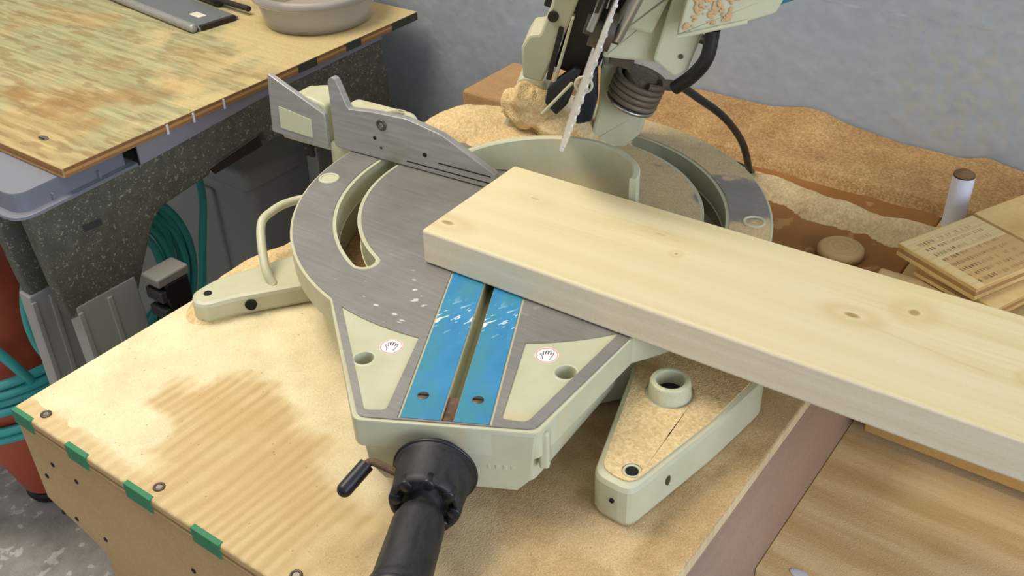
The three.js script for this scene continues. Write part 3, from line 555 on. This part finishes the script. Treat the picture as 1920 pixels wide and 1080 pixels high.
// ---------------------------------------------------------------- pine board on the saw
{
  const L = .95, W = .159, T = .038;
  const bt = tex(2048, 512, (u, v) => {
    const x = u * L, z = v * W;
    let warp = fbm(x * 2.2, z * 9, 3, 401) * .05;
    let c = mix3([226, 212, 168], [212, 194, 142], clamp(.5 + .5 * Math.sin((z + warp) * 190) * .5 + (fbm(x * 8, z * 300, 3, 405) - .5) * .8));
    c = mix3(c, [220, 206, 166], .6 * sstep(.45, .7, fbm(x * 3, z * 8, 3, 409)));
    for (const [kx, kz, r, st, el] of [[.395, .076, .007, .8, 2.0], [.437, .045, .010, .7, 1.0], [.014, .135, .007, .75, 2.2], [.228, .068, .0035, .6, 1], [.535, .085, .005, .7, 1], [.06, .05, .004, .35, 3], [.20, .045, .004, .25, 3]]) {
      const dx = (x - kx) / el, dz = z - kz, d = Math.hypot(dx, dz) / r;
      c = mix3(c, [150, 118, 72], st * (1 - sstep(.25, .6, d))); c = mix3(c, [196, 170, 116], .5 * st * Math.exp(-((d - 1.4) ** 2) * 1.6));
    }
    c = mix3(c, [204, 184, 134], .5 * Math.exp(-(((z - .083 - (x - .41) * .12) / .0016) ** 2)) * sstep(.40, .41, x) * (1 - sstep(.5, .53, x)));
    const n = (hash(u * 2048, v * 512, 4) - .5) * 6; return [c[0] + n, c[1] + n, c[2] + n];
  });
  const side = woodTex(1024, 128, [226, 212, 184], [212, 194, 158], { along: 'u', freq: 6, stretch: 6, amp: .7, seed: 55 });
  side.repeat.set(1 / .95, 1 / .038);
  const b = thing('pine_board', 'wide pale pine board laid across the saw table', 'board', [-.5825, BT + TH + .0007, -.7030], R(1.3));
  const g = box(0, L, 0, T, -W / 2, W / 2, .0035);
  // faces: top with knots, sides with plain grain
  const p = g.attributes.position, top = [], rest = [];
  for (let i = 0; i < p.count; i += 3) { const y = (p.getY(i) + p.getY(i + 1) + p.getY(i + 2)) / 3; (y > T - .0012 ? top : rest).push(i); }
  const pick = (ids) => { const q = new THREE.BufferGeometry(); for (const k of ['position', 'normal', 'uv']) { const a = g.attributes[k], n = a.itemSize, arr = []; ids.forEach(i => { for (let j = 0; j < 3 * n; j++) arr.push(a.array[i * n + j]); }); q.setAttribute(k, new THREE.Float32BufferAttribute(arr, n)); } return q; };
  part('top_face', uvTop(pick(top), 0, L, -W / 2, W / 2), std({ map: bt, roughness: .62 }), b);
  part('body', pick(rest), std({ map: side, roughness: .65 }), b);
}

// ---------------------------------------------------------------- offcuts stacked on the right
{
  const cv = document.createElement('canvas'); cv.width = 512; cv.height = 512; const c = cv.getContext('2d');
  const rd = rng(21); c.fillStyle = '#d9c28c'; c.fillRect(0, 0, 512, 512);
  for (let i = 0; i < 260; i++) { c.fillStyle = `rgba(${150 + rd() * 50},${110 + rd() * 40},60,.10)`; c.fillRect(rd() * 512, 0, 1 + rd() * 3, 512); }
  c.fillStyle = 'rgba(186,140,84,.55)'; c.fillRect(230, 60, 282, 452);
  // rows of worn, unreadable stamp marks
  for (let r = 0; r < 8; r++) { let y = 60; const x = 60 + r * 56; while (y < 430) { const l = 8 + rd() * 16; if (rd() > .2) { c.fillStyle = `rgba(84,66,42,${(y < 190 ? .75 : .38) * (.5 + rd() * .5)})`; c.fillRect(x + rd() * 4, y, 20 + rd() * 8, l * .55); } y += l; } }
  const pt = new THREE.CanvasTexture(cv); pt.colorSpace = THREE.SRGBColorSpace;
  const om = std({ map: woodTex(256, 256, [222, 190, 128], [198, 158, 94], { along: 'v', freq: 16, seed: 65 }), roughness: .75 });
  const stamp = std({ map: pt, roughness: .7 });
  const a = R(-26);   // the pieces lie turned against the bench
  const piece = (label, x, y, z, w, d, h, mat, turn, printed) => {
    const t = thing('plywood_offcut', label, 'offcut', [x, y, z], turn, 'offcuts stacked beside the bench');
    const layers = 3; for (let i = 0; i < layers; i++) part('ply', box(-.0003 * (i === 1 ? -1 : 1), w, h * i / layers + .0001, h * (i + 1) / layers, -d, 0, .0005), i === 1 ? std({ color: 0xa87e4a, roughness: .85 }) : om, t);
    if (printed) part('stamped_face', uvTop(box(.0015, w - .0015, h, h + .0003, -d + .0015, -.0015, 0), 0, w, -d, 0), stamp, t, 'printed face with worn stamp marks');
    return t;
  };
  const y0 = BT;
  const sc1 = solo('scrap_block', box(-.235, -.165, y0, y0 + .024, -.975, -.925, .003), std({ map: woodTex(128, 128, [208, 178, 128], [186, 150, 100], { seed: 75 }), roughness: .8 }), 'pale scrap of wood under the corner of the stacked offcuts', 'scrap wood');
  solo('scrap_block', box(-.162, -.14, y0, y0 + .022, -.965, -.93, .004), std({ color: 0x9a8c88, roughness: .8 }), 'small grey scrap beside the pale scrap under the offcuts', 'scrap wood');
  piece('lowest wide plywood piece under the stacked offcuts', -.135, y0 + .0002, -.915, .5, .25, .018, om, R(-14));
  piece('bare plywood offcut lying under the stamped one', -.200, y0 + .026, -.974, .098, .30, .013, om, R(-22));
  piece('stamped plywood offcut with worn printed rows on top of the stack', -.224, y0 + .0395, -.982, .102, .113, .0145, om, R(-25), true);
  piece('plain plywood offcut butted behind the stamped one on the stack', -.1755, y0 + .0395, -1.088, .102, .17, .0155, om, R(-25));
  solo('wood_puck', lathe([[0, .012], [.022, .012], [.026, .009], [.027, 0], [0, 0]], 28).translate(-.292, BT + .0002, -1.012), std({ map: woodTex(128, 128, [206, 172, 116], [190, 150, 96], { seed: 85 }), roughness: .85 }), 'round tan wood slug lying on the brown bench behind the board', 'scrap wood');
}

// ---------------------------------------------------------------- plywood worktable on the left: top, tray, sawhorse
const TY = .87, TX = -1.147;
{
  const tt = tex(1400, 1024, (u, v) => {
    const x = u * 1.3, z = v * .69;    // grain runs along x
    const n2 = fbm(x * 7, z * 9, 4, 501), n1 = fbm(x * 30, z * 36, 4, 505);
    const warp = fbm(x * 2.4, z * 7, 4, 511) * .10;
    const rings = .5 + .5 * Math.sin((z + warp) * 230 + 4 * vnoise(x * 4, z * 10, 513)), fine = fbm(x * 14, z * 230, 3, 517);
    let c = mix3([186, 166, 118], [138, 116, 72], clamp(rings * .35 + fine * .9 - .25));
    // grey green weathering on the left, orange stains towards the near edge
    const wl = sstep(.30, .56, n2 + .16 * (1 - u) + .10 * (1 - v) - .02);
    c = mix3(c, mix3([168, 168, 128], [134, 136, 100], clamp(fine * 1.6 - .4)), .8 * wl);
    const st = sstep(.55, .72, fbm(x * 10 + 9, z * 12, 4, 521)) * sstep(.5, .8, v + (n2 - .5) * .4);
    c = mix3(c, [142, 104, 58], .7 * st);
    // sawdust towards the far right
    const du = sstep(.46, .62, u * .55 + (1 - v) * .32 + (n2 - .5) * .3 + (n1 - .5) * .2 - .12);
    const g = (hash(u * 1400, v * 1024, 7) - .5) * 34; c = mix3(c, [212 + g, 184 + g, 130 + g], .7 * du);
    c = mix3(c, [130, 104, 66], .45 * sstep(.56, .7, fbm(x * 24, z * 110, 3, 529)) * (1 - du));
    const s = (hash(u * 1400, v * 1024, 9) - .5) * 12; return [c[0] + s, c[1] + s, c[2] + s];
  });
  const t = thing('plywood_tabletop', 'weathered plywood tabletop with greenish stains on the sawhorse', 'table', [0, 0, 0]);
  const g = box(TX - 1.3, TX, TY - .0135, TY, -1.272, -.582, .0012); uvTop(g, TX - 1.3, TX, -1.272, -.582);
  part('panel', g, std({ map: tt, roughness: .85, bumpMap: grainBump, bumpScale: .0003 }), t);
  const ply = [0x9a6f3e, 0xb98c54, 0x8a6238];
  for (let i = 0; i < 3; i++) { part('edge_ply', box(TX - .0006, TX + .0006 + (i % 2) * .0004, TY - .0132 + i * .0043, TY - .0092 + i * .0043, -1.27, -.584, 0), std({ color: ply[i], roughness: .85 }), t); part('edge_ply', box(TX - 1.29, TX - .002, TY - .0132 + i * .0043, TY - .0092 + i * .0043, -.5826, -.5815 + (i % 2) * .0004, 0), std({ color: ply[(i + 1) % 3], roughness: .85 }), t); }
  part('screw', new THREE.CylinderGeometry(.0065, .0065, .0012, 18).scale(1.5, 1, .8).translate(-1.249, TY + .0003, -.622), M.screw, t, 'pale metal screw head');
  part('screw_recess', box(-1.255, -1.243, TY + .0008, TY + .0012, -.6205, -.6185, 0), M.hole, t);
  for (const [z0, z1] of [[-1.27, -1.205], [-1.13, -1.095], [-1.03, -.99]]) part('tape', box(TX, TX + .0016, TY - .0135, TY - .0005, z0, z1, .0004), std({ color: 0x3c3a32, roughness: .7 }), t, 'dark tape on the table edge');
  for (const z of [-.745, -.79, -.845]) part('paint_drip', box(TX, TX + .0016, TY - .0165, TY - .002, z, z + .0035, .0006), M.white, t, 'pale drip on the table edge');

  // translucent tray under the top
  const clear = new THREE.MeshPhysicalMaterial({ color: 0xb4b8c2, roughness: .4, transmission: .6, thickness: 0, ior: 1.4 });
  const tr = thing('plastic_tray', 'translucent plastic tray with a ribbed rim under the tabletop', 'tray', [-1.148, 0, -.508], R(2.2));
  const rx0 = -.75, rx1 = 0, rz0 = -.185, rz1 = 0;
  const ro = (k, r) => roundPoly([[rx0 + k, rz0 + k], [rx1 - k, rz0 + k], [rx1 - k, rz1 - k], [rx0 + k, rz1 - k]], [.003, .003, r, r]);
  part('rim', slab(ro(0, .03), .824, .829, [ro(.012, .022)], .001), clear, tr);
  part('wall', slab(ro(.0115, .022), .826, .8545, [ro(.0135, .021)]), clear, tr);
  part('panel', slab(ro(.0118, .022), .8535, .8555), clear, tr);
  for (let i = 0; i < 2; i++) part('rib', box(rx1 - .0118, rx1 - .006, .828, .840, rz1 - .06 - i * .07, rz1 - .057 - i * .07, .0005), clear, tr);
  for (let i = 0; i < 7; i++) part('rib', box(rx1 - .09 - i * .06, rx1 - .087 - i * .06, .828, .840, rz1 - .0118, rz1 - .006, .0005), clear, tr);

  // sawhorse
  const hm = std({ map: tex(1024, 1024, (u, v) => { const n = (fbm(u * 40, v * 40, 4, 531) - .5) * 24; let c = [92 + n, 91 + n, 78 + n]; const f = hash(u * 420, v * 420, 3) > .965 ? 1 : 0, w = sstep(.72, .78, fbm(u * 120, v * 120, 2, 535)); return mix3(c, [178, 172, 142], clamp(f * .55 + w * .6)); }), roughness: .7 });
  hm.map.repeat.set(2.2, 2.2);
  const h = thing('sawhorse', 'dusty dark plastic sawhorse with metal legs under the plywood top', 'sawhorse', [0, 0, 0]);
  const prof = [[-.70, .8225], [-.526, .8225], [-.534, .708], [-.539, .656], [-.644, .642], [-.662, .676], [-.694, .732], [-.714, .749], [-.803, .760], [-.813, .772], [-.913, .785], [-.920, .764], [-.967, .766], [-1.040, .753], [-1.060, .718], [-1.075, .650], [-1.180, .64], [-1.205, .70], [-1.190, .853], [-.97, .853]];
  part('outer_panel', slabX(prof, -1.185, -1.160, .003), hm, h);
  part('inner_panel', slabX(prof.slice(1, -2).concat([[-1.19, .8225]]).map(([z, y]) => [z + (z > -.6 ? .006 : 0), y]), -1.262, -1.240, .003), hm, h);
  part('top_beam', box(-1.241, -1.184, .775, .8225, -1.185, -.56, .003), hm, h);
  part('edge_strip', slabX([[-.697, .8235], [-.697, .8555], [-1.19, .8555], [-1.19, .846], [-.97, .842]], -1.1595, -1.1565), std({ color: 0x8d8a92, roughness: .5 }), h, 'pale grey strip along the top of the sawhorse');
  part('recess', slabX([[-.806, .768], [-.905, .782], [-.907, .765], [-.812, .758]], -1.161, -1.1585), M.dark, h, 'dark grip notch');
  part('label_patch', slabX(roundPoly([[-.592, .768], [-.592, .778], [-.62, .776], [-.62, .766]], .002), -1.1605, -1.1592), std({ color: 0x3d3d3c, roughness: .6 }), h);
  const lm = std({ color: 0xb3b2ab, roughness: .5, metalness: .2 });
  const leg = (x, z0, z1, splay) => {
    const L = part('leg', box(-.013, .013, -.66, .01, z0, z1, .003), lm, h, 'grey metal sawhorse leg'); L.position.set(x, .66, 0); L.rotation.z = splay;
    const zm = (z0 + z1) / 2; part('ridge', box(.012, .016, -.655, 0, zm - .006, zm + .002, .0015), lm, L); part('edge_flange', box(.012, .0165, -.655, 0, z1 - .008, z1, .0015), lm, L);
  };
  leg(-1.172, -.645, -.548, R(2)); leg(-1.251, -.585, -.527, R(-3)); leg(-1.172, -1.175, -1.08, R(2)); leg(-1.251, -1.175, -1.08, R(-3));
}
// things lying on the tabletop
{
  const s = thing('metal_straightedge', 'grey metal straightedge with a rounded rail lying on the tabletop', 'straightedge', [-1.394, TY + .0002, -.997], R(-7.1));
  part('plate', box(-.75, .0, 0, .006, -.085, -.008, .001), std({ color: 0x85878a, roughness: .4, metalness: .5 }), s);
  part('rail', merge(rod([-.75, .0075, 0], [-.003, .0075, 0], .0075, 18), new THREE.SphereGeometry(.0075, 14, 10).scale(.5, 1, 1).translate(-.003, .0075, 0)), M.alu, s);
  part('sticker', box(-.075, -.045, .006, .0064, -.052, -.036, 0), std({ color: 0xd6d3c2, roughness: .6 }), s, 'small pale sticker');
  part('end_edge', box(-.006, .002, 0, .009, -.080, -.012, .001), M.dark, s);
  const k = thing('black_tool', 'black tool handle lying behind the straightedge', 'tool', [-1.50, TY + .0002, -1.115], R(-8));
  part('handle', new THREE.CapsuleGeometry(.012, .07, 6, 16).rotateZ(Math.PI / 2).translate(0, .012, 0), M.black, k);
  part('shank', rod([.045, .012, 0], [.12, .012, -.006], .005), M.dark, k);

  const cl = new THREE.MeshPhysicalMaterial({ color: 0xd6d3cd, roughness: .32, transmission: .72, thickness: 0, ior: 1.4 });
  const tu = thing('plastic_tub', 'round translucent plastic tub standing on the sawdusty tabletop', 'tub', [-1.268, TY + .0002, -1.158]);
  part('bowl', lathe([[0, 0], [.082, 0], [.088, .003], [.092, .010], [.099, .050], [.099, .052], [.0975, .052], [.0905, .011], [.086, .0045], [0, .002]], 64), cl, tu);
  part('rim', lathe([[.0975, .046], [.106, .046], [.1075, .05], [.106, .058], [.1, .060], [.097, .058]], 64), cl, tu);
  part('contents', lathe([[0, .014], [.05, .016], [.084, .012], [.083, .004], [0, .004]], 40), std({ color: 0xa39a8c, roughness: .9 }), tu, 'dull grey contents seen through the wall');
}

// ---------------------------------------------------------------- under the worktable
{
  const ring = (x, cy, cz, r, ry, tilt, wob, seed) => { const rd = rng(seed), p0 = rd() * 6, pts = []; for (let i = 0; i <= 48; i++) { const a = i / 48 * Math.PI * 2, q = r + wob * Math.sin(2 * a + p0); pts.push([x + .012 * Math.sin(a + p0), cy + ry * q * Math.cos(a), cz + q * Math.sin(a) + tilt * Math.cos(a)]); } return tube(pts, .0066, 96, 9); };
  const h = thing('hose_coil', 'coil of teal air hose hanging behind the sawhorse', 'hose', [0, 0, 0]);
  const rd = rng(31);
  for (let i = 0; i < 11; i++) part('loop', ring(-1.33 - .010 * (i % 5) - rd() * .02, .555 - rd() * .03, -.70 - rd() * .02, .155 - .0095 * (i % 6) - rd() * .006, 1.05, .02 * (rd() - .5), .006, 100 + i), M.teal, h);
  part('free_end', tube([[-1.31, .79, -.83], [-1.31, .73, -.872], [-1.31, .65, -.885], [-1.305, .56, -.86], [-1.30, .47, -.83], [-1.30, .38, -.78]], .0066, 60, 9), M.teal, h, 'free length of hose hanging straight');
  part('hook', tube([[-1.268, .775, -.70], [-1.32, .76, -.70], [-1.36, .70, -.70], [-1.38, .71, -.70], [-1.385, .74, -.70]], .004, 30, 8), M.darkSteel, h);

  const hr = thing('hose_reel', 'orange reel stand with teal hose wound round it on the floor', 'hose reel', [-1.64, 0, -.62]);
  part('body', lathe([[0, .02], [.035, .02], [.05, .03], [.075, .12], [.14, .22], [.165, .30], [.165, .33], [.12, .34], [.11, .42], [.125, .50], [.10, .53], [0, .53]], 40), M.orange, hr);
  part('foot', lathe([[0, 0], [.045, 0], [.05, .012], [.046, .026], [0, .026]], 28), M.black, hr, 'black rubber foot');
  const rg = (r, y) => new THREE.TorusGeometry(r, .0085, 10, 56).rotateX(Math.PI / 2).translate(0, y, 0);
  for (const [r, y] of [[.172, .275], [.174, .293], [.176, .335], [.172, .352], [.176, .370], [.174, .388]]) part('wound_hose', rg(r, y), M.teal, hr);
  part('hanging_hose', tube([[.16, .36, .03], [.19, .43, .06], [.16, .54, .10], [.19, .64, .12], [.24, .70, .10]], .0085, 50, 9), M.teal, hr, 'loose hose loop rising from the reel');
  part('crank', merge(rod([0, .53, 0], [0, .57, 0], .012), rod([0, .57, 0], [.08, .57, .02], .008)), M.black, hr);

  // grey tote behind the sawhorse
  const tm = std({ color: 0xb4b7b6, roughness: .45 });
  const t = thing('storage_tote', 'grey plastic storage tote standing behind the sawhorse', 'tote', [-1.745, 0, -1.135]);
  part('bin', box(-.40, .40, .002, .60, -.13, .13, .02), tm, t);
  part('lid', box(-.42, .42, .59, .632, -.15, .15, .012), tm, t);
  for (const x of [-.28, -.1, .1, .28]) part('rib', box(x - .02, x + .02, .05, .56, .125, .137, .005), tm, t);
  // black crate low beside the hose
  const c = thing('black_crate', 'narrow black slotted crate with a grey lid beside the sawhorse leg', 'crate', [-1.115, 0, -.735]);
  for (let i = 0; i < 8; i++) part('slat', box(-.0165, .019, .665 - i * .03 - .018, .665 - i * .03, .086, .096, .002), std({ color: 0x3a3a38, roughness: .5 }), c);
  part('body', box(-.016, .018, .0, .672, .045, .0855, .004), M.black, c);
  part('lid', box(-.0175, .020, .6725, .688, .043, .097, .004), std({ color: 0x8d8b82, roughness: .5 }), c, 'grey lid');
}

renderer.render(scene, camera);
